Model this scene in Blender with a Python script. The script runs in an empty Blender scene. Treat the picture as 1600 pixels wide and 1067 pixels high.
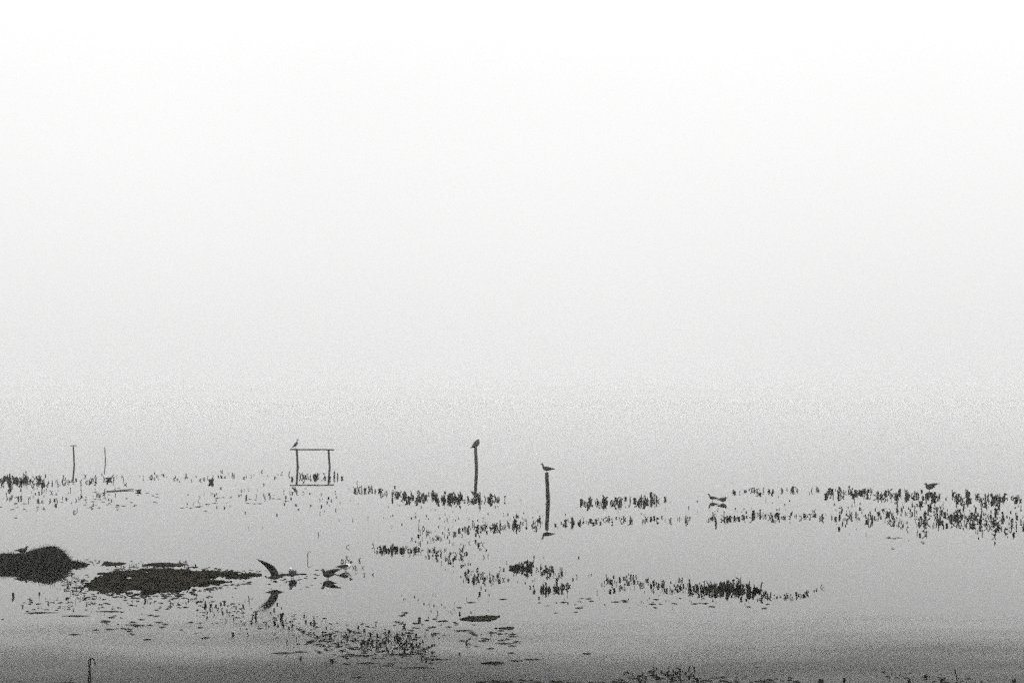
import bpy, bmesh, math, random
from mathutils import Vector, Matrix, noise

random.seed(7)
R = math.radians
sc = bpy.context.scene
COL = sc.collection

# ------------------------------------------------------------------ camera
F = 2300.0            # focal length in pixels of the 1600 px wide photograph
YH = 615.0            # horizon row
H = 5.25              # camera height above the water
PITCH = math.atan((YH - 533.5) / F)
cam = bpy.data.cameras.new("camera"); cam_o = bpy.data.objects.new("camera", cam); COL.objects.link(cam_o)
cam.sensor_width = 36.0; cam.lens = 36.0 * F / 1600.0
cam.clip_start = 0.1; cam.clip_end = 20000
cam_o.location = (0, 0, H); cam_o.rotation_euler = (math.pi / 2 + PITCH, 0, 0)
sc.camera = cam_o

# ------------------------------------------------------------------ world: bright fog sky
SUN_EL, SUN_AZ = 58.0, 150.0
w = bpy.data.worlds.new("World"); sc.world = w; w.use_nodes = True
nt = w.node_tree; nt.nodes.clear()
def wn(t, **k):
    n = nt.nodes.new(t)
    for a, b in k.items(): setattr(n, a, b)
    return n
out = wn('ShaderNodeOutputWorld'); bg = wn('ShaderNodeBackground')
sky = wn('ShaderNodeTexSky', sky_type='NISHITA', sun_disc=False)
sky.sun_elevation = R(SUN_EL); sky.sun_rotation = R(SUN_AZ); sky.dust_density = 8.0; sky.air_density = 1.0
bw = wn('ShaderNodeRGBToBW'); mul = wn('ShaderNodeMath', operation='MULTIPLY'); mul.inputs[1].default_value = 0.10
tc = wn('ShaderNodeTexCoord'); sep = wn('ShaderNodeSeparateXYZ')
ramp = wn('ShaderNodeValToRGB'); ramp.color_ramp.interpolation = 'B_SPLINE'
cr = ramp.color_ramp
stops = [(0.0, .86), (.05, .91), (.10, .965), (.16, 1.01), (.28, 1.07), (1.0, 1.7)]
while len(cr.elements) < len(stops): cr.elements.new(0.5)
for e, (p, v) in zip(cr.elements, stops):
    e.position = p; e.color = (v / 2, v / 2, v / 2 * 0.997, 1)
nz = wn('ShaderNodeTexNoise'); nz.inputs['Scale'].default_value = 1.6; nz.inputs['Detail'].default_value = 2.0
nmap = wn('ShaderNodeMapRange'); nmap.inputs[1].default_value = .35; nmap.inputs[2].default_value = .65; nmap.inputs[3].default_value = 1.94; nmap.inputs[4].default_value = 2.06
mixm = wn('ShaderNodeMix', data_type='RGBA'); mixm.inputs[0].default_value = 0.08
vm = wn('ShaderNodeVectorMath', operation='SCALE')
L = nt.links.new
L(tc.outputs['Generated'], sep.inputs[0]); L(sep.outputs['Z'], ramp.inputs[0])
L(tc.outputs['Generated'], nz.inputs['Vector']); L(nz.outputs[0], nmap.inputs[0])
L(ramp.outputs[0], vm.inputs[0]); L(nmap.outputs[0], vm.inputs['Scale'])
L(sky.outputs[0], bw.inputs[0]); L(bw.outputs[0], mul.inputs[0])
L(vm.outputs[0], mixm.inputs[6]); L(mul.outputs[0], mixm.inputs[7])
L(mixm.outputs[2], bg.inputs['Color']); bg.inputs['Strength'].default_value = 1.0
L(bg.outputs[0], out.inputs['Surface'])

sun = bpy.data.lights.new("sun", 'SUN'); sun.energy = 1.5; sun.angle = R(40); sun.color = (1, .992, .98)
sun_o = bpy.data.objects.new("sun", sun); COL.objects.link(sun_o)
# NISHITA rotation is measured clockwise from +Y seen from above
az, el = R(SUN_AZ), R(SUN_EL)
d = Vector((math.sin(az) * math.cos(el), math.cos(az) * math.cos(el), math.sin(el)))
sun_o.rotation_euler = d.to_track_quat('Z', 'Y').to_euler()

sc.view_settings.view_transform = 'Standard'; sc.view_settings.look = 'None'
sc.view_settings.exposure = 0.0; sc.view_settings.gamma = 1.0; sc.view_settings.use_curve_mapping = False
sc.render.engine = 'CYCLES'
cy = sc.cycles
cy.use_denoising = False               # the photograph is grainy: keep the sampling grain
cy.use_adaptive_sampling = True; cy.adaptive_threshold = 0.15; cy.adaptive_min_samples = 24
cy.max_bounces = 8; cy.transmission_bounces = 4; cy.glossy_bounces = 4; cy.diffuse_bounces = 3; cy.volume_bounces = 2
cy.caustics_reflective = True; cy.caustics_refractive = True
sc.render.film_transparent = False

# ------------------------------------------------------------------ projection helpers (place things on the water)
CP, SP = math.cos(PITCH), math.sin(PITCH)
def ray(x, y):
    a, b = (x - 800.0) / F, -(y - 533.5) / F
    return Vector((a, CP - b * SP, SP + b * CP))
def W(x, y, z=0.0):
    """point of the horizontal level z that the photograph shows at (x, y)"""
    r = ray(x, y); t = (z - H) / r.z
    return Vector((r.x * t, r.y * t, z))
def D(x, y):           # depth along the view of the water at that row
    return W(x, y).y * CP - H * SP
def PX(y):             # metres per photo pixel at the waterline row y
    return D(800, y) / F
def at_depth(x, y, base):
    """point above a known waterline point, at the same distance from the camera"""
    r = ray(x, y); t = base.y / r.y
    return Vector((r.x * t, base.y, H + r.z * t))

# ------------------------------------------------------------------ materials
def mat(name, col, rough=.8, var=.35, scale=20.0, spec=.25, bump=.0, col2=None):
    m = bpy.data.materials.new(name); m.use_nodes = True
    n = m.node_tree; b = n.nodes['Principled BSDF']
    t = n.nodes.new('ShaderNodeTexCoord'); q = n.nodes.new('ShaderNodeTexNoise')
    q.inputs['Scale'].default_value = scale; q.inputs['Detail'].default_value = 5
    r = n.nodes.new('ShaderNodeValToRGB'); r.color_ramp.elements[0].position = .3; r.color_ramp.elements[1].position = .7
    c1 = col2 or tuple(c * (1 - var) for c in col)
    r.color_ramp.elements[0].color = (*c1, 1)
    r.color_ramp.elements[1].color = (*(col if col2 else tuple(min(1, c * (1 + var)) for c in col)), 1)
    n.links.new(t.outputs['Object'], q.inputs['Vector']); n.links.new(q.outputs[0], r.inputs[0])
    n.links.new(r.outputs[0], b.inputs['Base Color'])
    b.inputs['Roughness'].default_value = rough; b.inputs['Specular IOR Level'].default_value = spec
    if bump:
        bp = n.nodes.new('ShaderNodeBump'); bp.inputs['Strength'].default_value = .6; bp.inputs['Distance'].default_value = bump
        n.links.new(q.outputs[0], bp.inputs['Height']); n.links.new(bp.outputs[0], b.inputs['Normal'])
    return m
def narrow(m, a, b):
    r = [x for x in m.node_tree.nodes if x.type == 'VALTORGB'][0].color_ramp; r.elements[0].position = a; r.elements[1].position = b
M = dict(
    wood=mat('wet_weathered_wood', (.028, .026, .024), .85, .45, 14, .15, .01),
    stalk=mat('dark_wet_stalk', (.013, .013, .011), .85, .5, 9, .08),
    leaf=mat('dark_water_leaf', (.012, .013, .009), .85, .4, 12, .06),
    mud=mat('rotten_reed_heap', (.009, .0085, .008), .95, .5, 18, .03, .02),
    mat=mat('floating_weed', (.034, .030, .018), .95, .5, 3.0, .02, .03, col2=(.004, .004, .003)),
    dark=mat('dark_plumage', (.030, .028, .027), .8, .3, 30, .1),
    grey=mat('slate_grey_wing', (.045, .046, .05), .75, .25, 30, .1),
    white=mat('white_plumage', (.60, .60, .62), .75, .06, 20, .1),
    bill=mat('dark_bill', (.03, .024, .02), .5, .2, 30, .2),
    bed=mat('dark_lake_mud', (.020, .020, .018), .95, .3, 1.5, .0),
)
narrow(M['mat'], .46, .80)
RUFFLE = 1.0
wm = bpy.data.materials.new('lake_water'); wm.use_nodes = True
n = wm.node_tree; b = n.nodes['Principled BSDF']
b.inputs['Base Color'].default_value = (.75, .78, .74, 1); b.inputs['Roughness'].default_value = .0
b.inputs['IOR'].default_value = 1.33; b.inputs['Transmission Weight'].default_value = 1.0
t = n.nodes.new('ShaderNodeTexCoord'); mp = n.nodes.new('ShaderNodeMapping'); mp.inputs['Scale'].default_value = (.5, 1.1, 1)
q = n.nodes.new('ShaderNodeTexNoise'); q.inputs['Scale'].default_value = 1.3; q.inputs['Detail'].default_value = 3
bp = n.nodes.new('ShaderNodeBump'); bp.inputs['Strength'].default_value = .5; bp.inputs['Distance'].default_value = .0012
n.links.new(t.outputs['Object'], mp.inputs[0]); n.links.new(mp.outputs[0], q.inputs['Vector'])
n.links.new(q.outputs[0], bp.inputs['Height']); n.links.new(bp.outputs[0], b.inputs['Normal'])
# a light breeze ruffles the water along the near bank; further out it lies glassy
sx = n.nodes.new('ShaderNodeSeparateXYZ'); n2 = n.nodes.new('ShaderNodeTexNoise'); n2.inputs['Scale'].default_value = .22; n2.inputs['Detail'].default_value = 3
md = n.nodes.new('ShaderNodeMath'); md.operation = 'MULTIPLY_ADD'; md.inputs[1].default_value = 12.0
mr = n.nodes.new('ShaderNodeMapRange'); mr.inputs[1].default_value = 24.0; mr.inputs[2].default_value = 43.0; mr.inputs[3].default_value = RUFFLE; mr.inputs[4].default_value = 0.0
n.links.new(t.outputs['Object'], sx.inputs[0]); mp2 = n.nodes.new('ShaderNodeMapping'); mp2.inputs['Scale'].default_value = (.45, 1.4, 1); n.links.new(t.outputs['Object'], mp2.inputs[0]); n.links.new(mp2.outputs[0], n2.inputs['Vector'])
n.links.new(n2.outputs[0], md.inputs[0]); n.links.new(sx.outputs['Y'], md.inputs[2])
n.links.new(md.outputs[0], mr.inputs[0]); n.links.new(mr.outputs[0], b.inputs['Roughness'])
M['water'] = wm

# ------------------------------------------------------------------ mesh helpers
def link(name, me, parent=None, mats=()):
    o = bpy.data.objects.new(name, me); COL.objects.link(o)
    for m in mats:
        if m not in [x for x in me.materials]: me.materials.append(m)
    if parent: o.parent = parent
    return o
def to_obj(name, bm, m, parent=None, smooth=True):
    me = bpy.data.meshes.new(name); bm.normal_update(); bm.to_mesh(me); bm.free()
    if smooth:
        for p in me.polygons: p.use_smooth = True
    for x in (m if isinstance(m, (list, tuple)) else [m]): me.materials.append(x)
    o = bpy.data.objects.new(name, me); COL.objects.link(o)
    if parent: o.parent = parent
    return o
def tag(o, label=None, cat=None, group=None, kind=None):
    if label: o['label'] = label
    if cat: o['category'] = cat
    if group: o['group'] = group
    if kind: o['kind'] = kind
    return o
def loft(bm, rings, sides=10, mi=0, side=None):
    """rings: (centre, ra, rb); ra across, rb in the plane of the path. closed ends"""
    n = len(rings); prev = None; first = None
    pts = [Vector(r[0]) for r in rings]
    ref = Vector(side) if side else None
    for i, (c, ra, rb) in enumerate(rings):
        c = Vector(c)
        tg = (pts[min(i + 1, n - 1)] - pts[max(i - 1, 0)])
        if tg.length < 1e-9: tg = Vector((0, 0, 1))
        tg.normalize()
        s = ref.copy() if ref else (tg.cross(Vector((0, 0, 1))) if abs(tg.z) < .9 else tg.cross(Vector((0, 1, 0))))
        s = (s - tg * s.dot(tg)).normalized(); u = s.cross(tg).normalized()
        vs = [bm.verts.new(c + s * (ra * math.cos(2 * math.pi * k / sides)) + u * (rb * math.sin(2 * math.pi * k / sides))) for k in range(sides)]
        if prev:
            for k in range(sides):
                f = bm.faces.new((prev[k], prev[(k + 1) % sides], vs[(k + 1) % sides], vs[k])); f.material_index = mi
        else: first = vs
        prev = vs
    for f in (bm.faces.new(first[::-1]), bm.faces.new(prev)): f.material_index = mi
    return bm
def spline(pts, m=3):
    """Catmull-Rom through tuples of numbers"""
    P = [pts[0]] + list(pts) + [pts[-1]]; o = []
    for i in range(1, len(P) - 2):
        for k in range(m):
            t = k / m
            o.append(tuple(.5 * ((2 * b) + (-a + c) * t + (2 * a - 5 * b + 4 * c - d) * t * t + (-a + 3 * b - 3 * c + d) * t ** 3)
                           for a, b, c, d in zip(P[i - 1], P[i], P[i + 1], P[i + 2])))
    o.append(tuple(pts[-1])); return o
def sheet(name, size, z, m):
    bm = bmesh.new(); s = size
    vs = [bm.verts.new(p) for p in ((-s, -s, z), (s, -s, z), (s, s, z), (-s, s, z))]; bm.faces.new(vs)
    return to_obj(name, bm, m, smooth=False)

# ------------------------------------------------------------------ the setting
tag(sheet('lake_water', 2500, 0.0, M['water']), kind='structure')
tag(sheet('lake_bed', 2500, -.55, M['bed']), kind='structure')
hm = bpy.data.materials.new('fog_air'); hm.use_nodes = True
hm.node_tree.nodes.clear()
ho = hm.node_tree.nodes.new('ShaderNodeOutputMaterial'); pv = hm.node_tree.nodes.new('ShaderNodeVolumePrincipled')
pv.inputs['Color'].default_value = (.99, .99, .99, 1); pv.inputs['Density'].default_value = .0007; pv.inputs['Anisotropy'].default_value = .0
hm.node_tree.links.new(pv.outputs[0], ho.inputs['Volume'])
bm = bmesh.new(); bmesh.ops.create_cube(bm, size=1)
bmesh.ops.scale(bm, verts=bm.verts, vec=(5400, 5400, 11.0)); bmesh.ops.translate(bm, verts=bm.verts, vec=(0, 0, -1.6 + 5.5))
tag(to_obj('haze', bm, hm, smooth=False), 'pale fog lying over the whole lake', 'fog', kind='stuff')

# ------------------------------------------------------------------ posts and the frame
def post_mesh(bm, base, top, r0, r1, seed=0, depth=.5, sides=12):
    rnd = random.Random(seed); axis = (top - base); dn = base - axis.normalized() * depth
    rings = []; N = 14
    for i in range(N + 1):
        t = i / N; p = dn.lerp(top, t); r = r0 + (r1 - r0) * t
        j = .07 * r
        rings.append((p + Vector((rnd.uniform(-j, j), rnd.uniform(-j, j), 0)), r * rnd.uniform(.93, 1.06), r * rnd.uniform(.93, 1.06)))
    rings.append((top + axis.normalized() * r1 * .12, r1 * .75, r1 * .72))
    return loft(bm, rings, sides)
def post(name, label, x, yw, xt, yt, wpx, wpt=None, seed=1, cat='post'):
    base = W(x, yw); top = at_depth(xt, yt, base); px = PX(yw)
    bm = post_mesh(bmesh.new(), Vector((0, 0, 0)), top - base, wpx * px / 2, (wpt or wpx) * px / 2, seed)
    o = to_obj(name, bm, M['wood']); o.location = base
    return tag(o, label, cat), base, top
p1, b1, t1 = post('wooden_post', 'thick dark wooden post, the nearest one, with a long-necked gull on top', 856.5, 783, 854, 738.5, 6.4, 5.6, 3)
p2, b2, t2 = post('wooden_post', 'tall grey wooden post with a hunched bird on top', 744.6, 733.5, 743, 699.5, 5.4, 4.8, 5)
p3, b3, t3 = post('wooden_post', 'faint crooked post with a small crossbar, far left', 116, 724.5, 114.6, 697.5, 2.7, 2.4, 9)
bm = bmesh.new(); px = PX(724.5)
loft(bm, [((-5.6 * px, 0, 0), .03, .025), ((0, 0, .015), .05, .04), ((5.4 * px, 0, .02), .03, .025)], 8)
cb = to_obj('crossbar', bm, M['wood'], p3); cb.location = (t3 - b3) + Vector((0, 0, .05))
post('thin_pole', 'thin faint pole without crossbar beside a resting bird, far left', 164.8, 720, 163.6, 698.5, 1.7, 1.4, 12, 'pole')

gb = W(489, 730); gpx = PX(730)
fr = bpy.data.objects.new('timber_gantry', None); COL.objects.link(fr); fr.location = gb
tag(fr, 'goalpost-like wooden frame of two posts and a beam in the lake', 'frame')
for k, (xb, xt, wp) in enumerate(((465.2, 463.6, 3.7), (515.2, 513.2, 3.3))):
    bs = at_depth(xb, 730, gb); tp = at_depth(xt, 702.5, gb)
    o = to_obj('post', post_mesh(bmesh.new(), bs - gb, tp - gb, wp * gpx / 2, wp * gpx / 2.2, 20 + k), M['wood'], fr)
bl = at_depth(453.5, 702, gb) - gb; br = at_depth(522, 702.4, gb) - gb
bm = bmesh.new(); rings = []
for i in range(15):
    p = bl.lerp(br, i / 14); rings.append((p + Vector((0, -.06, random.uniform(-.008, .008))), .07, .052 * random.uniform(.9, 1.1)))
loft(bm, rings, 10); to_obj('beam', bm, M['wood'], fr)
beam_top = gb.z + bl.z + .05

lg0, lg1 = W(167, 768), W(209, 765.2)
bm = bmesh.new(); rings = []
for i in range(12):
    t = i / 11; rings.append(((lg1 - lg0) * t + Vector((0, math.sin(t * 5) * .02, .012 + .035 * t * t)), .035 * (1 - .3 * t), .035 * (1 - .3 * t)))
o = to_obj('floating_log', loft(bm, rings, 9), M['wood']); o.location = lg0
tag(o, 'thin dark log floating on the water, far left', 'log')

# ------------------------------------------------------------------ birds (facing +X, feet at the origin, units = body lengths)
POSES = {
 # spine: x, z, half-width, half-height   (tail tip -> bill root)
 'neck_up': dict(spine=[(-.56, .26, .035, .012), (-.40, .275, .055, .035), (-.2, .295, .105, .10), (0, .31, .13, .135), (.15, .33, .115, .125), (.25, .41, .075, .08), (.29, .51, .05, .052), (.325, .60, .046, .046), (.36, .655, .055, .055), (.405, .66, .045, .045), (.435, .655, .02, .02)],
                 wing=[(.17, .345, .05), (.02, .355, .095), (-.2, .33, .085), (-.42, .295, .045), (-.62, .27, .012)], bill=((.425, .655), (.54, .635)), leg=.2, legx=.02),
 'standing': dict(spine=[(-.5, .25, .035, .012), (-.36, .25, .06, .035), (-.18, .25, .12, .11), (0, .25, .15, .145), (.14, .28, .13, .14), (.23, .36, .085, .09), (.265, .44, .06, .062), (.295, .50, .066, .066), (.345, .51, .056, .056), (.385, .505, .022, .024)],
                 wing=[(.15, .31, .05), (0, .31, .11), (-.2, .285, .09), (-.4, .26, .045), (-.6, .245, .012)], bill=((.375, .505), (.47, .49)), leg=.15, legx=.01),
 'hunched': dict(spine=[(-.5, .05, .03, .012), (-.38, .13, .05, .025), (-.24, .20, .10, .09), (-.10, .32, .165, .17), (.02, .45, .19, .20), (.11, .58, .165, .175), (.17, .68, .115, .12), (.215, .72, .075, .075), (.245, .71, .03, .03)],
                 wing=[(.12, .60, .05), (.0, .52, .10), (-.16, .36, .095), (-.32, .20, .05), (-.5, .07, .012)], bill=((.235, .71), (.31, .675)), leg=.2, legx=.02),
 'upright': dict(spine=[(-.42, .10, .03, .012), (-.31, .18, .05, .03), (-.18, .28, .09, .08), (-.05, .40, .12, .12), (.05, .52, .115, .115), (.10, .62, .065, .065), (.10, .72, .036, .036), (.10, .82, .034, .034), (.13, .875, .045, .045), (.18, .88, .036, .036), (.21, .875, .016, .016)],
                 wing=[(.09, .54, .045), (.0, .48, .085), (-.14, .34, .085), (-.28, .21, .045), (-.44, .11, .012)], bill=((.2, .875), (.32, .86)), leg=.22, legx=-.02),
 'resting': dict(spine=[(-.5, .17, .03, .012), (-.38, .15, .06, .035), (-.2, .13, .12, .10), (0, .12, .15, .13), (.15, .14, .13, .125), (.23, .22, .085, .09), (.26, .29, .062, .062), (.30, .32, .06, .06), (.345, .32, .048, .048), (.38, .315, .02, .02)],
                 wing=[(.17, .20, .05), (.02, .215, .10), (-.2, .20, .085), (-.42, .19, .04), (-.58, .19, .012)], bill=((.37, .315), (.46, .30)), leg=0, legx=0),
 'flying': dict(spine=[(-.5, .0, .08, .012), (-.36, .0, .06, .03), (-.18, .0, .09, .08), (0, .0, .115, .105), (.15, .005, .10, .095), (.25, .02, .075, .075), (.33, .03, .06, .06), (.40, .03, .048, .048), (.44, .025, .02, .02)],
                 wing=None, bill=((.43, .025), (.53, .005)), leg=0, legx=0),
}
def bird(name, label, base, length, heading, pose, cols, group=None, wings=None, leg_drop=None, cat='bird'):
    """cols: body, wing, head materials. heading in degrees, 0 = towards the right of the photo, 90 = away"""
    P = POSES[pose]
    sp = spline(P['spine'], 3); bm = bmesh.new()
    rings = [(Vector((x, 0, z)), a * 1.2, h * 1.18) for x, z, a, h in sp]
    loft(bm, rings, 12, 0, side=(0, 1, 0))
    if cols[2] is not cols[0]:
        zs = max(p[1] for p in P['spine']) - .085
        xs = P['spine'][-4][0] - .03
        for f in bm.faces:
            c = f.calc_center_median()
            if c.z > zs and c.x > xs: f.material_index = 1
    lh = P['leg'] if leg_drop is None else leg_drop
    if lh:
        for s in (-1, 1):
            lx = P['legx'] + .03 * s
            if leg_drop is None:
                loft(bm, [((lx, s * .05, lh + .06), .02, .02), ((lx - .015, s * .055, lh * .5), .011, .011), ((lx, s * .055, .012), .011, .011), ((lx, s * .055, -.04), .011, .011)], 6, 2, side=(0, 1, 0))
                loft(bm, [((lx - .02, s * .055, .008), .012, .006), ((lx + .07, s * .055, .006), .035, .006)], 6, 2, side=(0, 1, 0))
            else:
                loft(bm, [((-.12, s * .04, -.05), .02, .02), ((-.16, s * .045, -.13), .011, .011), ((-.2, s * .05, -.05 - lh), .012, .012), ((-.17, s * .05, -.09 - lh), .03, .008)], 6, 2)
    bmesh.ops.scale(bm, verts=bm.verts, vec=(length,) * 3)
    o = to_obj(name, bm, [cols[0], cols[2], M['bill']])
    o.location = base; o.rotation_euler = (0, 0, R(heading))
    tag(o, label, cat, group)
    (x0, z0), (x1, z1) = P['bill']; bm = bmesh.new()
    loft(bm, [((x0, 0, z0), .022, .026), ((x0 * .45 + x1 * .55, 0, z0 * .4 + z1 * .6 + .008), .014, .018), ((x1, 0, z1), .004, .006)], 7, 0, side=(0, 1, 0))
    bmesh.ops.scale(bm, verts=bm.verts, vec=(length,) * 3); to_obj('bill', bm, M['bill'], o)
    for s in (-1, 1):
        bm = bmesh.new()
        if wings is None:
            body = lambda x: min(P['spine'], key=lambda q: abs(q[0] - x))[2]
            wr = spline([(x, s * (body(x) * 1.0 + .012), z, .028 if hh > .03 else .012, hh) for x, z, hh in P['wing']], 3)
            loft(bm, [(Vector((x, y, z)), a, hh) for x, y, z, a, hh in wr], 8, 0, side=(0, 1, 0))
        else:
            # raised wing: points (x, y, z, chord_front, chord_back) with y outwards
            ws = spline([(x, s * y, z, cf, cb) for x, y, z, cf, cb in wings[0 if s < 0 else 1]], 3)
            prev = None
            th = .016
            for i, (x, y, z, cf, cb) in enumerate(ws):
                t_ = th * (1 - .7 * i / len(ws))
                fr_ = bm.verts.new((x + cf, y, z)); up = bm.verts.new((x, y - s * t_ * .4, z + t_)); bk = bm.verts.new((x - cb, y - s * cb * .1, z - cb * .38)); dn = bm.verts.new((x, y + s * t_ * .4, z - t_))
                ring = [fr_, up, bk, dn]
                if prev:
                    for k in range(4): bm.faces.new((prev[k], prev[(k + 1) % 4], ring[(k + 1) % 4], ring[k]))
                else: bm.faces.new(ring[::-1])
                prev = ring
            bm.faces.new(prev); bmesh.ops.recalc_face_normals(bm, faces=bm.faces)
        bmesh.ops.scale(bm, verts=bm.verts, vec=(length,) * 3)
        to_obj('wing', bm, cols[1], o)
    return o
DK, GR, WH = M['dark'], M['grey'], M['white']
bird('gull', 'dark gull with raised neck standing on the nearest thick post', t1 + Vector((.02, 0, .0)), .66, 176, 'neck_up', (DK, DK, DK))
bird('perched_bird', 'hunched round bird sitting on the tall grey post', t2 + Vector((.05, 0, -.08)), .84, 20, 'hunched', (DK, DK, DK))
bird('perched_bird', 'upright grey bird perched on the left end of the frame beam', at_depth(462.4, 701, gb), .74, 15, 'upright', (DK, DK, DK))
bird('gull', 'dark bird with upright neck facing left, left one of the wading pair', W(1113.6, 782.6), .50, 168, 'neck_up', (DK, DK, DK))
bird('gull', 'dark-winged wading gull with pale head facing right, right one of the pair', W(1129.5, 785), .58, 8, 'standing', (DK, DK, WH))
wr = [[(.08, .06, .05, .14, .22), (-.02, .18, .16, .15, .24), (-.26, .28, .24, .12, .2), (-.62, .34, .36, .02, .03)]] * 2
bird('resting_bird', 'faint plump bird resting on the water beside the thin pole', W(170.5, 749.6), .52, 12, 'resting', (DK, DK, DK))
bird('resting_bird', 'small faint bird at the right end of the floating log', W(217, 768), .38, 10, 'resting', (DK, DK, DK))
bird('resting_bird', 'small round dark bird seen end-on, left of the wooden frame', W(330, 753.6), .72, 78, 'resting', (DK, DK, DK))
# the group by the weed mat
fb = W(430, 913); fpx = PX(913)
wf = [[(.10, .05, .04, .14, .26), (-.0, .16, .36, .12, .24), (-.26, .30, .68, .09, .22), (-.60, .42, .88, .05, .12), (-.90, .50, 1.0, .0, .02)]] * 2
bird('gull', 'gull taking off with dark wings lifted high beside the weed mat', at_depth(429, 901.5, fb), .50, 24, 'flying', (DK, DK, DK), wings=wf, leg_drop=.12)
bird('gull', 'pale-headed gull standing front-on at the end of the weed strip', W(457, 903), .56, 262, 'standing', (GR, GR, WH))
ws = [[(.10, .09, .32, .12, .24), (-.06, .14, .44, .16, .28), (-.26, .18, .50, .13, .22), (-.50, .20, .53, .08, .11), (-.78, .20, .53, .0, .02)]] * 2
bird('gull', 'dark gull standing with one wing stretched out to the right', W(512.8, 904), .50, 196, 'standing', (DK, DK, DK), wings=ws)
bird('gull', 'dark gull with a lifted wing standing in the far right reed bed', W(1452.5, 766.5), .74, 196, 'standing', (DK, DK, DK), wings=ws)
bird('gull', 'white-breasted gull with dark head and wings at the right of the group', W(540, 891.5), .50, 10, 'standing', (WH, DK, DK))
# on the ledge of the heap
heap_front = 887.5

# ------------------------------------------------------------------ the dark heap at the left
hp = W(60, heap_front); hpx = PX(heap_front)
prof = [(-90, .0), (-70, .22), (-40, .31), (0, .315), (22, .33), (32, .40), (46, .49), (58, .545), (68, .555), (78, .48), (86, .36), (92, .21), (97, .12), (104, .07), (115, .05), (122, .015), (128, -.03), (141, -.06)]
def prof_at(x):
    for (a, u), (c, v) in zip(prof, prof[1:]):
        if a <= x <= c: return u + (v - u) * (x - a) / (c - a)
    return -.05
bm = bmesh.new(); NX, NY = 150, 46; gridv = {}
for i in range(NX + 1):
    xp = -92 + 232 * i / NX; z0 = prof_at(xp)
    wid = 1.0 if xp < 72 else max(.10, 1 - (xp - 72) / 38)
    for j in range(NY + 1):
        v = j / NY * 2 - 1                              # -1 front, 1 back
        s = max(0.0, 1 - abs(v) ** 2.1) ** .8
        X = (xp - 60) * hpx; Y = .85 + v * .95 * wid
        nn = noise.fractal(Vector((X * 5, Y * 5, 3.1)), .8, 2.0, 4) * .035 + noise.noise(Vector((X * 2.3, Y * 2.3, 8))) * .05
        z = (z0 + .06) * s - .06 + nn * (1 if s > .05 else .3)
        if abs(v) > .995 or i in (0, NX): z = -.08
        gridv[i, j] = bm.verts.new((X, Y, z))
for i in range(NX):
    for j in range(NY):
        bm.faces.new((gridv[i, j], gridv[i + 1, j], gridv[i + 1, j + 1], gridv[i, j + 1]))
heap = to_obj('reed_heap', bm, M['mud']); heap.location = hp
tag(heap, 'big dark rounded heap of rotten reeds at the left edge', 'heap')
bm = bmesh.new(); rnd = random.Random(4)
for k in range(900):
    xp = rnd.uniform(-40, 125); v = rnd.uniform(-.95, .5)
    wid = 1.0 if xp < 72 else max(.10, 1 - (xp - 72) / 38)
    s = max(0.0, 1 - abs(v) ** 2.1) ** .8; X = (xp - 60) * hpx; Y = .85 + v * .95 * wid; z = (prof_at(xp) + .06) * s - .05
    if z < 0: continue
    dr = Vector((rnd.uniform(-1, 1), rnd.uniform(-1, .6), rnd.uniform(-.25, .5))).normalized() * rnd.uniform(.05, .2)
    p = Vector((X, Y, z)); loft(bm, [(p - dr * .5, .006, .006), (p + dr, .003, .003)], 4)
tag(to_obj('straw', bm, M['mud'], heap), kind='stuff')
bird('gull', 'dark gull standing on the ledge behind the heap at the left edge', W(22, 886) + Vector((0, .75, .325)), .42, 8, 'standing', (DK, DK, DK))

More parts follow.
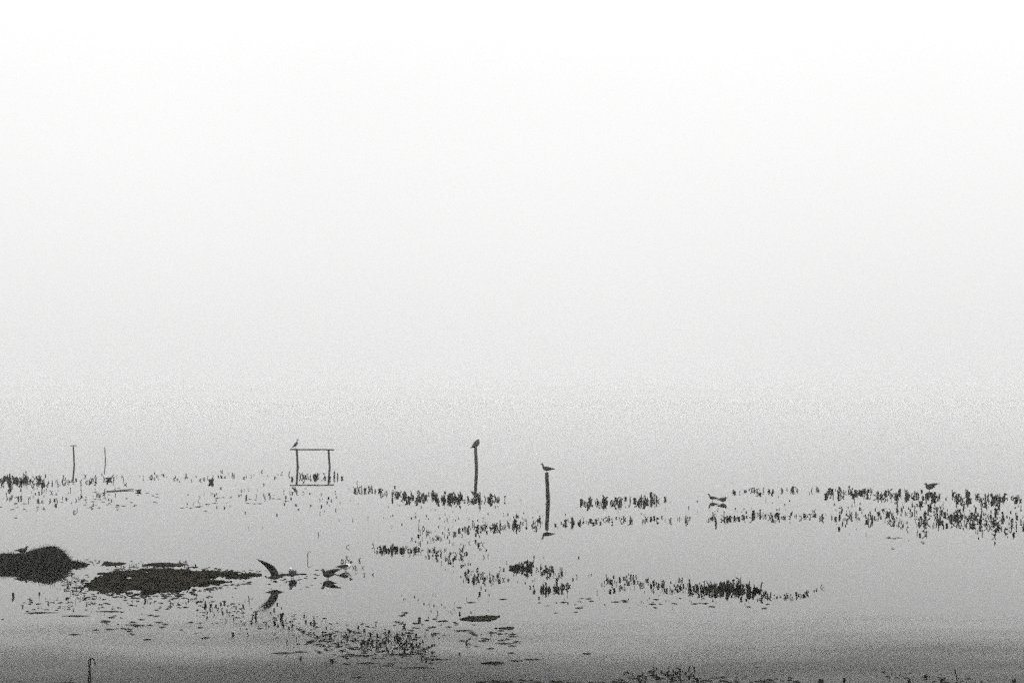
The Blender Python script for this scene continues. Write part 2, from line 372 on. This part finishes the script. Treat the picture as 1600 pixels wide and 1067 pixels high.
# ------------------------------------------------------------------ floating weed mats
def inside(p, poly):
    c = False; j = len(poly) - 1
    for i in range(len(poly)):
        (xi, yi), (xj, yj) = poly[i], poly[j]
        if (yi > p[1]) != (yj > p[1]) and p[0] < (xj - xi) * (p[1] - yi) / (yj - yi) + xi: c = not c
        j = i
    return c
def edge_dist(p, poly):
    best = 1e9
    for i in range(len(poly)):
        a, b_ = Vector(poly[i - 1]), Vector(poly[i]); ab = b_ - a
        t = max(0, min(1, (Vector(p) - a).dot(ab) / max(1e-9, ab.length_squared)))
        best = min(best, (Vector(p) - a - ab * t).length)
    return best
def weed_mat(label, outline, step, height, seed, hole=0.0, rag=.14, name='weed_mat', fade=0.0, gaps=()):
    poly = [tuple(W(x, y).xy) for x, y in outline]
    cx = sum(p[0] for p in poly) / len(poly); cyy = sum(p[1] for p in poly) / len(poly)
    poly = [(p[0] - cx, p[1] - cyy) for p in poly]
    x0, x1 = min(p[0] for p in poly) - .3, max(p[0] for p in poly) + .3; y0, y1 = min(p[1] for p in poly) - .3, max(p[1] for p in poly) + .3
    gl = [(W(x, y).x - cx, W(x, y).y - cyy, a * PX(y), W(x, y - b_).y - W(x, y).y) for x, y, a, b_ in gaps]
    bm = bmesh.new(); V = {}
    nx, ny = int((x1 - x0) / step) + 1, int((y1 - y0) / (step * 1.6)) + 1
    def g(i, j):
        if (i, j) in V: return V[i, j]
        X, Y = x0 + i * step, y0 + j * step * 1.6
        q = Vector((X * 4, Y * 4, seed)); e = edge_dist((X, Y), poly) * (1 if inside((X, Y), poly) else -1)
        e = min(e, .5) + noise.fractal(Vector((X * 2.2, Y * 4.5, seed)), .7, 2.1, 5) * rag - hole * max(0, noise.fractal(Vector((X * 1.1, Y * 3.2, seed + 5)), .8, 2.0, 3) - .06 + fade * (X - x0) / (x1 - x0) * .3)
        for gx, gy, ga, gb_ in gl: e -= 1.6 * max(0, 1 - ((X - gx) / ga) ** 2 - ((Y - gy) / gb_) ** 2)
        z = None
        if e > 0:
            z = min(1, e / .25) ** .6 * height * (.45 + .75 * abs(noise.fractal(q * 1.6, .8, 2.2, 4))) + .004
        V[i, j] = (X, Y, z, e); return V[i, j]
    vv = {}
    def vert(i, j):
        if (i, j) not in vv:
            X, Y, z, e = g(i, j); vv[i, j] = bm.verts.new((X, Y, z if z is not None else -.03))
        return vv[i, j]
    for i in range(nx):
        for j in range(ny):
            q = [(i, j), (i + 1, j), (i + 1, j + 1), (i, j + 1)]
            if sum(g(*k)[2] is not None for k in q) >= 2: bm.faces.new([vert(*k) for k in q])
    o = to_obj(name, bm, M['mat']); o.location = (cx, cyy, 0)
    return tag(o, label, 'weed mat')
weed_mat('long dark brown mat of floating weed between heap and gulls',
         [(136, 916), (146, 906), (165, 898), (182, 892), (230, 890), (262, 889), (300, 892), (345, 893), (385, 895), (408, 896.5), (404, 899), (375, 903.5), (352, 910), (322, 914), (300, 917), (272, 925), (225, 927), (170, 924), (145, 921)], .028, .06, 2.0, hole=2.6, rag=.62, fade=.8,
         gaps=((345, 905, 52, 1.6), (300, 909, 26, 1.3), (250, 919, 24, 1.0), (185, 903, 14, .9)))
weed_mat('thin dark weed strip leading from the taking-off gull to the pale-headed one', [(428, 898), (445, 896.5), (470, 896.2), (492, 896), (489, 898), (462, 898.6), (440, 899.6)], .025, .035, 31.0, hole=1.0, rag=.2)
weed_mat('oval floating weed patch, the larger of the two right of centre', [(719, 966), (735, 963), (760, 962), (783, 961.5), (776, 966), (765, 969.5), (735, 970.5), (722, 969)], .03, .05, 5.0)
weed_mat('slim floating weed patch just right of the larger oval patch', [(779, 980.5), (795, 978.8), (811, 979.8), (800, 982), (785, 982.2)], .025, .04, 8.0)
weed_mat('flat floating weed patch nearest the bottom edge, below the ovals', [(748, 1036), (765, 1034), (782, 1035), (796, 1037.5), (775, 1039), (752, 1038)], .025, .04, 11.0)
weed_mat('short dark weed scrap alone on the open water at bottom centre', [(910, 1020.5), (918, 1019.6), (926, 1020.6), (918, 1022)], .02, .03, 14.0)
weed_mat('ragged weed scrap on the water beyond the mat, left part', [(158, 881), (166, 878.5), (176, 879), (196, 880), (190, 882.5), (170, 883.5)], .025, .06, 17.0)
weed_mat('ragged weed scrap on the water beyond the mat, right part', [(224, 882.5), (236, 879.5), (262, 880), (285, 880), (294, 881.8), (280, 884), (245, 885)], .025, .06, 21.0, hole=1.0)

# ------------------------------------------------------------------ water plants
def stem(bm, p, lean, h, r, blade=.0, bl=.0, tw=0.0, bend=0.0, sides=5):
    r *= 1.5; blade *= 1.45
    """stalk (tube) with a solid lens-shaped leaf on top"""
    d_ = Vector((lean[0], lean[1], 1)).normalized()
    side = Vector((math.cos(tw), math.sin(tw), 0))
    rings = []
    N = 4
    for i in range(N + 1):
        t = i / N; q = Vector(p) + d_ * (h * t) + side * (bend * h * t * t) - Vector((0, 0, abs(bend) * .35 * h * t ** 3))
        rings.append((q, r * (1 - .35 * t), r * (1 - .35 * t)))
    base = rings[0][0] - d_ * .12
    loft(bm, [(base, r, r)] + rings, sides, 0)
    if blade:
        t0 = rings[-1][0] - d_ * bl * .35; dd = (rings[-1][0] - rings[-2][0]).normalized()
        loft(bm, [(t0, blade * .12, .006), (t0 + dd * bl * .3, blade * .5, .014), (t0 + dd * bl * .6, blade * .42, .012), (t0 + dd * bl, blade * .05, .003)], 6, 1, side=tuple(side))
def plant_mesh(kind, seed):
    """unit height plants (1 m tall, scaled on placing)"""
    rnd = random.Random(seed); bm = bmesh.new()
    if kind == 'clump':
        for k in range(rnd.randint(3, 5)):
            p = (rnd.gauss(0, .17), rnd.gauss(0, .17), 0)
            stem(bm, p, (rnd.gauss(0, .14), rnd.gauss(0, .14)), rnd.uniform(.35, .95), rnd.uniform(.035, .06), rnd.uniform(.12, .24), rnd.uniform(.4, .75), rnd.uniform(-.6, .6), rnd.gauss(0, .12))
        for k in range(3):
            p = (rnd.gauss(0, .2), rnd.gauss(0, .2), 0)
            stem(bm, p, (rnd.gauss(0, .5), rnd.gauss(0, .3)), rnd.uniform(.2, .4), .06, .3, .3, rnd.uniform(-.8, .8))
    elif kind == 'few':
        for k in range(rnd.randint(2, 3)):
            p = (rnd.gauss(0, .2), rnd.gauss(0, .25), 0)
            stem(bm, p, (rnd.gauss(0, .16), rnd.gauss(0, .15)), rnd.uniform(.5, .95), rnd.uniform(.05, .085), rnd.choice((0, .18, .28)), rnd.uniform(.4, .7), rnd.uniform(-.6, .6), rnd.choice((.05, -.08, .12, -.3, .4)))
    elif kind == 'single':
        stem(bm, (0, 0, 0), (rnd.gauss(0, .14), rnd.gauss(0, .1)), .85, rnd.uniform(.05, .09), rnd.choice((.18, .3, .3)), .6, rnd.uniform(-.5, .5), rnd.gauss(0, .1))
    elif kind == 'stub':
        h = .8; r = rnd.uniform(.16, .24); l = rnd.gauss(0, .12)
        loft(bm, [((0, 0, -.2), r * .8, r * .8), ((0, 0, 0), r * .9, r * .9), ((l * .4, 0, h * .4), r, r), ((l, 0, h * .8), r * 1.05, r), ((l * 1.1, 0, h), r * .5, r * .5)], 7, 0)
        if rnd.random() < .6: stem(bm, (rnd.uniform(-.3, .3), .1, 0), (rnd.gauss(0, .3), 0), .5, .08, .25, .4)
    elif kind == 'hook':
        pts = spline([(0, 0), (.02, .4), (.0, .75), (-.08, .95), (-.22, .9), (-.34, .68)], 3)
        loft(bm, [(Vector((x, 0, z)), .035 * (1.1 - .6 * i / len(pts)), .035 * (1.1 - .6 * i / len(pts))) for i, (x, z) in enumerate(pts)], 5, 0, side=(0, 1, 0))
    me = bpy.data.meshes.new(kind); bm.to_mesh(me); bm.free()
    me.materials.append(M['stalk']); me.materials.append(M['leaf'])
    return me
PM = {k: [plant_mesh(k, 100 * i + s) for s in range(n_)] for i, (k, n_) in enumerate((('clump', 9), ('few', 8), ('single', 6), ('stub', 6), ('hook', 2)))}
def place(name, kind, x, y, hpx, label, group, wide=1.0, cat='water plant'):
    me = random.choice(PM[kind]); o = bpy.data.objects.new(name, me); COL.objects.link(o)
    o.location = W(x, y); s = hpx * PX(y) * .95
    o.scale = (s * wide, s * wide, s); o.rotation_euler = (0, 0, random.uniform(-.5, .5) + random.choice((0, math.pi)))
    return tag(o, label, cat, group)
SMALL = []       # (mesh, matrix) of what is too small to pick apart
def small(kind, x, y, hpx, wide=1.0, bucket=0):
    s = hpx * PX(y) * .95
    m = Matrix.Translation(W(x, y)) @ Matrix.Rotation(random.uniform(-.5, .5) + random.choice((0, math.pi)), 4, 'Z') @ Matrix.Diagonal((s * wide, s * wide, s, 1))
    SMALL.append((random.choice(PM[kind]), m))
def along(pts, t):
    ls = [math.dist(a, b) for a, b in zip(pts, pts[1:])]; d_ = t * sum(ls)
    for (a, b), l in zip(zip(pts, pts[1:]), ls):
        if d_ <= l: return a[0] + (b[0] - a[0]) * d_ / l, a[1] + (b[1] - a[1]) * d_ / l
        d_ -= l
    return pts[-1]
def bed(label, pts, spread, n_things, n_small, h, kinds=('clump', 'few'), wide=1.0, hs=None):
    n_things = max(1, int(round(n_things))); sd = random.random() * 90
    grp = label.replace('dark ', '').replace('plant ', 'plants ', 1)
    for k in range(n_things):
        t = (k + random.uniform(-.4, 1.4)) / n_things; t = min(1, max(0, t))
        x, y = along(pts, t); y += random.gauss(0, spread * .55)
        env = .95 + .7 * noise.noise(Vector((x * .075, sd, 0)))          # uneven, thin towards the ends
        env *= .62 + .38 * min(1, 6 * t, 6 * (1 - t))
        hh = random.uniform(h[0] * .8, h[1]) * max(.5, env) * (1.0 if random.random() < .86 else 1.4)
        kd = random.choice(kinds)
        place('reed_clump' if kd == 'clump' else 'water_plant', kd, x, y, hh, label, grp, wide * random.uniform(.65, 1.05) * (h[1] / max(hh, 3)) ** .4)
    for k in range(int(n_small * 1.25)):
        x, y = along(pts, random.random())
        small(random.choice(('few', 'single', 'stub', 'stub')), x + random.gauss(0, 4), y + random.gauss(0, spread), random.uniform(*(hs or (1.4, h[1] * .72))), 1.4)
bed('faint grey plant in the dense reed bed at the far left edge', [(0, 752), (38, 751), (68, 752)], 5, 17, 60, (5, 9), ('clump',))
bed('faint plant in the thin line around the two far left posts', [(70, 756), (120, 752), (160, 752), (192, 748)], 3.5, 9, 30, (4, 7))
bed('tiny faint plant in the sparse line left of the wooden frame', [(195, 748), (300, 746), (440, 744)], 4, 10, 34, (3, 5), ('few',))
bed('small plant in the scatter in front of the far left posts', [(0, 778), (60, 778), (180, 776)], 10, 7, 70, (3.5, 6), ('few',))
bed('faint plant at the foot of the wooden frame', [(453, 745), (478, 746), (499, 746), (536, 747)], 3, 8, 14, (5, 8), ('few', 'clump'))
bed('small plant on the open water in front of the wooden frame', [(290, 772), (420, 776), (560, 784)], 13, 6, 55, (3, 5), ('few', 'stub'))
bed('dark plant in the short row right of the wooden frame', [(546, 766), (580, 768), (612, 771)], 2.5, 8, 12, (5, 8))
bed('dark plant in the loose bed left of the hunched bird post', [(614, 774), (640, 778), (670, 779)], 5, 12, 24, (7, 10), ('clump', 'few', 'single'))
bed('dark plant in the dense bed just left of the hunched bird post', [(676, 779), (700, 780), (727, 780)], 3.5, 12, 22, (7, 11), ('clump',))
bed('dark plant at the foot of the hunched bird post', [(734, 783), (760, 782), (788, 781)], 2, 6, 16, (6, 10))
bed('dark plant in the row left of the thick post foot', [(705, 832), (740, 826), (780, 824), (846, 818)], 4, 18, 60, (5, 8), ('clump', 'few', 'single'))
bed('dark plant in the row right of the thick post foot', [(860, 819), (912, 816), (960, 812), (1040, 812)], 3, 19, 40, (5, 8), ('clump', 'few'))
bed('dark plant in the bed beyond the thick post, right side', [(905, 787), (960, 785), (1000, 783), (1040, 783)], 4, 20, 46, (6, 10), ('clump', 'few'))
bed('dark plant in the gap between thick post row and wading pair', [(1057, 812), (1080, 811)], 2, 2, 6, (5, 7), ('few',))
bed('dark plant in the thin line right of the wading pair', [(1146, 767), (1200, 766), (1286, 767)], 3, 10, 26, (4, 7), ('few', 'clump'))
bed('dark plant in the row below the wading pair', [(1108, 812), (1150, 811), (1175, 806), (1215, 806), (1290, 808)], 4, 14, 60, (5, 8), ('few', 'clump'))
bed('dark plant in the long far reed bed at the right edge', [(1287, 771), (1340, 772), (1400, 775), (1500, 779), (1600, 782)], 4.5, 36, 90, (7, 11), ('clump', 'clump', 'few'))
bed('dark plant in the thin part of the near right bed', [(1300, 810), (1360, 810), (1430, 812)], 8, 7, 50, (5, 8), ('few',))
bed('dark plant in the thick corner of the near right bed', [(1430, 814), (1500, 812), (1540, 815), (1600, 822)], 11, 26, 120, (6, 10), ('clump', 'few', 'single'))
bed('black plant in the small bed above the gulls, centre', [(588, 859), (615, 859), (640, 861)], 2.5, 9, 26, (6, 9), ('clump', 'few'))
bed('small black plant in the trail right of the centre bed', [(640, 858), (680, 866), (730, 872)], 8, 6, 60, (4, 7), ('few', 'single'))
bed('small dark plant on the water below the thick post row, left', [(640, 830), (700, 842), (760, 850)], 8, 4, 40, (4, 6), ('few', 'single'))
bed('black plant in the loose bed left of the blackest tuft', [(720, 902), (745, 905), (785, 906)], 5, 7, 34, (5, 8), ('few', 'clump'))
bed('black plant in the blackest tight tuft, centre', [(800, 889), (815, 887), (830, 889)], 2.5, 7, 18, (7, 11), ('clump',))
bed('black plant trailing right of the blackest tuft', [(830, 884), (852, 890), (876, 900)], 5, 4, 30, (5, 8), ('few',))
bed('black plant in the small bed below the blackest tuft', [(833, 922), (860, 921), (890, 918)], 3, 7, 30, (7, 10), ('few', 'clump', 'single'))
bed('black plant in the ragged left end of the big near bed', [(935, 915), (990, 908), (1010, 915), (1060, 918)], 6, 10, 70, (5, 8), ('few', 'clump', 'single'))
bed('black plant in the dense middle of the big near bed', [(1056, 919), (1100, 922), (1150, 922), (1194, 928)], 6, 22, 100, (6, 11), ('clump',))
bed('tall black plant in the core of the big near bed', [(1112, 921), (1140, 922), (1166, 925)], 4, 8, 14, (9, 12), ('clump',))
bed('black plant in the thin right tail of the big near bed', [(1190, 931), (1225, 934), (1255, 930), (1285, 920)], 3, 5, 30, (4, 7), ('few', 'single'))

lab = 'short dark plant stub poking from the near water'
for x, y, h in [(21, 932, 10), (35, 948, 5), (61, 928, 5), (75, 943, 5), (227, 939, 7), (266, 945, 6), (322, 947, 8), (330, 946, 5), (365, 992, 7), (388, 992, 6), (400, 966, 9), (439, 965, 12), (430, 975, 6), (457, 983, 6), (443, 978, 7), (469, 1030, 8), (519, 1035, 9), (504, 991, 6), (516, 995, 8),
                (567, 1003, 6), (574, 1005, 8), (580, 1005, 8), (603, 1002, 9), (621, 1000, 8), (651, 997, 8), (632, 1018, 9), (640, 1024, 8), (655, 969, 8), (631, 979, 8), (728, 1005, 12), (767, 990, 7), (719, 1022, 5), (684, 959, 6), (718, 959, 5), (749, 928, 6), (1022, 1047, 8), (1063, 1049, 9), (1076, 1048, 8), (1085, 1047, 9), (1058, 1053, 7), (1070, 1054, 7)]:
    place('plant_stub', 'stub' if random.random() < .7 else 'single', x, y, h * .9, lab, 'plant stubs on the near water', 1.3)
lab = 'dark stub at the very bottom edge of the photograph'
for x, y, h in [(997, 1060, 7), (1027, 1061, 6), (1091, 1066, 8), (1050, 1063, 6), (1320, 1064, 6), (1422, 1066, 6), (1447, 1059, 6), (1470, 1066, 7), (1585, 1067, 7), (1282, 1067, 7), (1286, 1066, 6)]:
    place('plant_stub', 'stub', x, y, h * 1.25, lab, 'plant stubs along the bottom edge', 1.3)
for x, y, h in [(389, 826, 5), (411, 824, 4), (498, 836, 7), (541, 855, 8), (584, 853, 7), (500, 782, 5), (530, 812, 5), (551, 813, 5), (575, 810, 5), (613, 823, 4)]:
    place('water_plant', 'single', x, y, h * .6, 'lone thin stalk on open water in the middle distance', 'lone stalks on open water', 1.5)
place('curled_reed', 'hook', 481, 874, 14, 'small curled reed arching out of the water above the gulls', None, 1.2, 'reed').rotation_euler = (0, 0, math.pi)
# the tall bent reed at the bottom left
rb = W(141, 1092); rpx = PX(1092); rr = bpy.data.objects.new('bent_reed', None); COL.objects.link(rr); rr.location = rb
tag(rr, 'tall bent reed curling over at the bottom left', 'reed')
def wand(pp, r, mname, par, y0=0.0):
    bm = bmesh.new(); pts = spline(pp, 4)
    loft(bm, [(Vector(((x - 141) * rpx, y0, (1092 - y) * rpx)), r * (1.15 - .7 * i / len(pts)), r * (1.15 - .7 * i / len(pts))) for i, (x, y) in enumerate(pts)], 7, 0, side=(0, 1, 0))
    return to_obj(mname, bm, M['stalk'], par)
wand([(139, 1100), (138.5, 1080), (138, 1062), (139.5, 1046), (140.3, 1036), (140.8, 1030), (143.6, 1028.4), (147, 1032), (148.4, 1041)], .015, 'stalk', rr)
wand([(142, 1098), (141.5, 1075), (140, 1052), (138, 1043), (136.6, 1036), (138, 1031), (141, 1029)], .012, 'stalk', rr, .03)
wand([(143.5, 1098), (142.6, 1075), (141.5, 1056), (140.5, 1046)], .008, 'leaf', rr, -.03)
def blade(name, label, pts, r=.009):
    base = W(*pts[0]); px = PX(pts[0][1]); bm = bmesh.new(); sp_ = spline([(x, y) for x, y in pts], 4)
    loft(bm, [(Vector(((x - pts[0][0]) * px, 0, (pts[0][1] - y) * px)), r * (1.1 - .8 * i / len(sp_)), r * .7) for i, (x, y) in enumerate(sp_)], 6, 0, side=(0, 1, 0))
    o = to_obj(name, bm, M['stalk']); o.location = base; return tag(o, label, 'reed')
blade('reed_shoot', 'short upright reed tip left of the tall bent reed', [(109, 1082), (109.5, 1070), (110.6, 1059)])
blade('reed_shoot', 'leaning reed blade rising at the bottom right edge', [(1497, 1076), (1495, 1062), (1492, 1045)], .014)

# scattered bits too small to pick apart
def scatter(pts, spread, n_, h=(1.2, 3.5), kinds=('stub', 'single', 'stub')):
    for k in range(n_):
        x, y = along(pts, random.random()); small(random.choice(kinds), x + random.gauss(0, 6), y + random.gauss(0, spread), random.uniform(*h), 1.3)
scatter([(108, 882), (140, 880), (200, 884), (300, 884)], 3.5, 60)
scatter([(95, 900), (115, 915), (125, 930)], 8, 60)
scatter([(60, 935), (150, 942), (300, 940)], 8, 70, (1, 3))
scatter([(300, 940), (380, 960), (430, 970), (520, 990), (620, 1000), (680, 1010)], 12, 170, (2, 5))
scatter([(560, 1005), (650, 1005)], 9, 80, (2.5, 6))
scatter([(620, 925), (700, 950), (780, 940)], 10, 40, (1.2, 3))
scatter([(540, 880), (580, 892)], 5, 14, (2, 5), ('few',))
scatter([(600, 800), (750, 812), (850, 800)], 9, 70, (1, 3))
scatter([(860, 930), (960, 940), (1180, 942)], 5, 40, (1, 2.5))
scatter([(1000, 1057), (1040, 1054), (1100, 1062)], 5, 50, (2, 5.5))
scatter([(1300, 795), (1450, 798), (1600, 802)], 8, 130, (1.5, 4))
scatter([(880, 800), (1000, 798), (1250, 795)], 8, 50, (1, 3))
scatter([(690, 880), (760, 890), (930, 900)], 12, 60, (1.5, 4))
scatter([(1390, 1052), (1420, 1055)], 3, 10, (1, 3))
scatter([(1100, 1066), (1200, 1065)], 2, 18, (1.5, 3.5))
scatter([(1480, 1066), (1530, 1066)], 1.5, 10, (1.5, 3.5))
def join_small(name, label):
    verts, faces, mi = [], [], []
    for me, m in SMALL:
        o_ = len(verts); verts += [tuple(m @ v.co) for v in me.vertices]
        for p in me.polygons: faces.append(tuple(o_ + i for i in p.vertices)); mi.append(p.material_index)
    me = bpy.data.meshes.new(name); me.from_pydata(verts, [], faces); me.polygons.foreach_set('material_index', mi)
    me.materials.append(M['stalk']); me.materials.append(M['leaf']); me.update()
    tag(link(name, me), label, 'water plants', kind='stuff'); SMALL.clear()
join_small('scattered_stems', 'countless small dark stems and stubs scattered over the shallow lake')

# floating leaves and strands: thin lens-shaped bits lying on the water
verts, faces = [], []
def floater(x, y, wpx, lpx, ang=0.0):
    p = W(x, y); px = PX(y); hw = wpx * px / 2; dp = max(.02, lpx * px / 2)
    n_ = 9; o_ = len(verts); ca, sa = math.cos(ang), math.sin(ang); sd = random.random() * 50
    for k in range(n_):
        a = 2 * math.pi * k / n_; r = 1 + .45 * noise.noise(Vector((math.cos(a) * 1.3, math.sin(a) * 1.3, sd)))
        u, v = math.cos(a) * hw * r, math.sin(a) * dp * r
        verts.append((p.x + u * ca - v * sa, p.y + u * sa + v * ca, .003))
    verts.append((p.x, p.y, .003 + min(.02, hw * .25))); verts.append((p.x, p.y, -.02))
    for k in range(n_):
        faces.append((o_ + k, o_ + (k + 1) % n_, o_ + n_)); faces.append((o_ + (k + 1) % n_, o_ + k, o_ + n_ + 1))
def float_zone(pts, spread, n_, wr_, lr_=(1.5, 4)):
    for k in range(n_):
        x, y = along(pts, random.random())
        floater(x + random.gauss(0, 8), y + random.gauss(0, spread), random.uniform(*wr_), random.uniform(*lr_), random.gauss(0, .3))
float_zone([(95, 890), (110, 905), (130, 925)], 7, 110, (2, 8))
float_zone([(120, 880), (200, 883), (300, 885)], 3.5, 70, (2, 8))
float_zone([(140, 926), (220, 931), (280, 929), (330, 919), (400, 906)], 2.5, 110, (3, 11), (1.5, 4))
float_zone([(150, 900), (200, 888), (330, 889), (410, 893)], 1.8, 60, (3, 9), (1.5, 4))
float_zone([(30, 948), (150, 940), (300, 936)], 7, 120, (2, 10))
float_zone([(300, 938), (380, 958), (450, 975), (560, 998), (650, 1010)], 12, 230, (2, 9), (1, 3.5))
float_zone([(480, 1000), (560, 1015), (680, 1018)], 11, 160, (3, 14), (1.5, 4))
float_zone([(150, 968), (300, 975), (330, 990)], 8, 30, (4, 18), (1, 3))
float_zone([(620, 975), (720, 985), (820, 1000)], 10, 60, (4, 16), (1.5, 4))
float_zone([(400, 905), (460, 908), (500, 898)], 6, 40, (2, 8))
float_zone([(0, 790), (150, 785), (250, 775)], 9, 50, (3, 9), (3, 8))
float_zone([(280, 790), (320, 788), (460, 780)], 6, 26, (3, 10), (3, 8))
float_zone([(840, 945), (960, 940), (1200, 945)], 4, 30, (3, 14), (2, 4))
float_zone([(980, 1058), (1060, 1056), (1100, 1062), (1250, 1064)], 4, 70, (4, 14), (3, 6))
float_zone([(1380, 1055), (1520, 1064)], 3, 26, (3, 12))
float_zone([(720, 1065), (860, 1066), (1000, 1066)], 1.5, 50, (4, 16))
float_zone([(1460, 855), (1390, 838), (1440, 836)], 3, 8, (4, 12), (2, 5))
for x, y, wd, th in [(172, 955, 50, 4), (120, 962, 50, 3), (60, 957, 60, 3), (210, 976, 34, 3), (248, 972, 14, 3), (230, 999, 14, 3), (150, 984, 14, 3), (115, 991, 22, 3), (440, 1020, 40, 7), (470, 1018, 26, 5), (606, 1040, 26, 6), (655, 1043, 55, 4), (575, 1036, 40, 4), (540, 1037, 16, 4), (680, 1030, 60, 4),
                     (560, 1024, 60, 5), (630, 1022, 70, 5), (725, 985, 30, 3), (735, 941, 16, 3), (718, 949, 12, 3), (786, 936, 14, 3), (787, 1005, 36, 4), (755, 1001, 18, 3), (800, 1020, 14, 4), (800, 994, 16, 4), (805, 1032, 26, 5), (830, 1030, 24, 4), (558, 1058, 20, 4), (900, 956, 8, 3), (868, 957, 7, 3), (838, 1030, 12, 4), (1130, 1058, 14, 3), (1185, 1064, 26, 4),
                     (1182, 1042, 6, 3), (1395, 857, 8, 2), (775, 1067, 60, 6), (880, 1067, 50, 5), (100, 1067, 40, 5), (195, 1066, 6, 5), (4, 967, 6, 5), (2, 1040, 6, 4), (250, 1042, 6, 6), (962, 940, 18, 4), (975, 938, 14, 3)]:
    floater(x, y, wd, th, random.gauss(0, .06))
me = bpy.data.meshes.new('floating_leaves'); me.from_pydata(verts, [], faces); me.materials.append(M['leaf']); me.update()
tag(link('floating_leaves', me), 'countless floating leaves and weed strands drifting on the near water', 'floating leaves', kind='stuff')
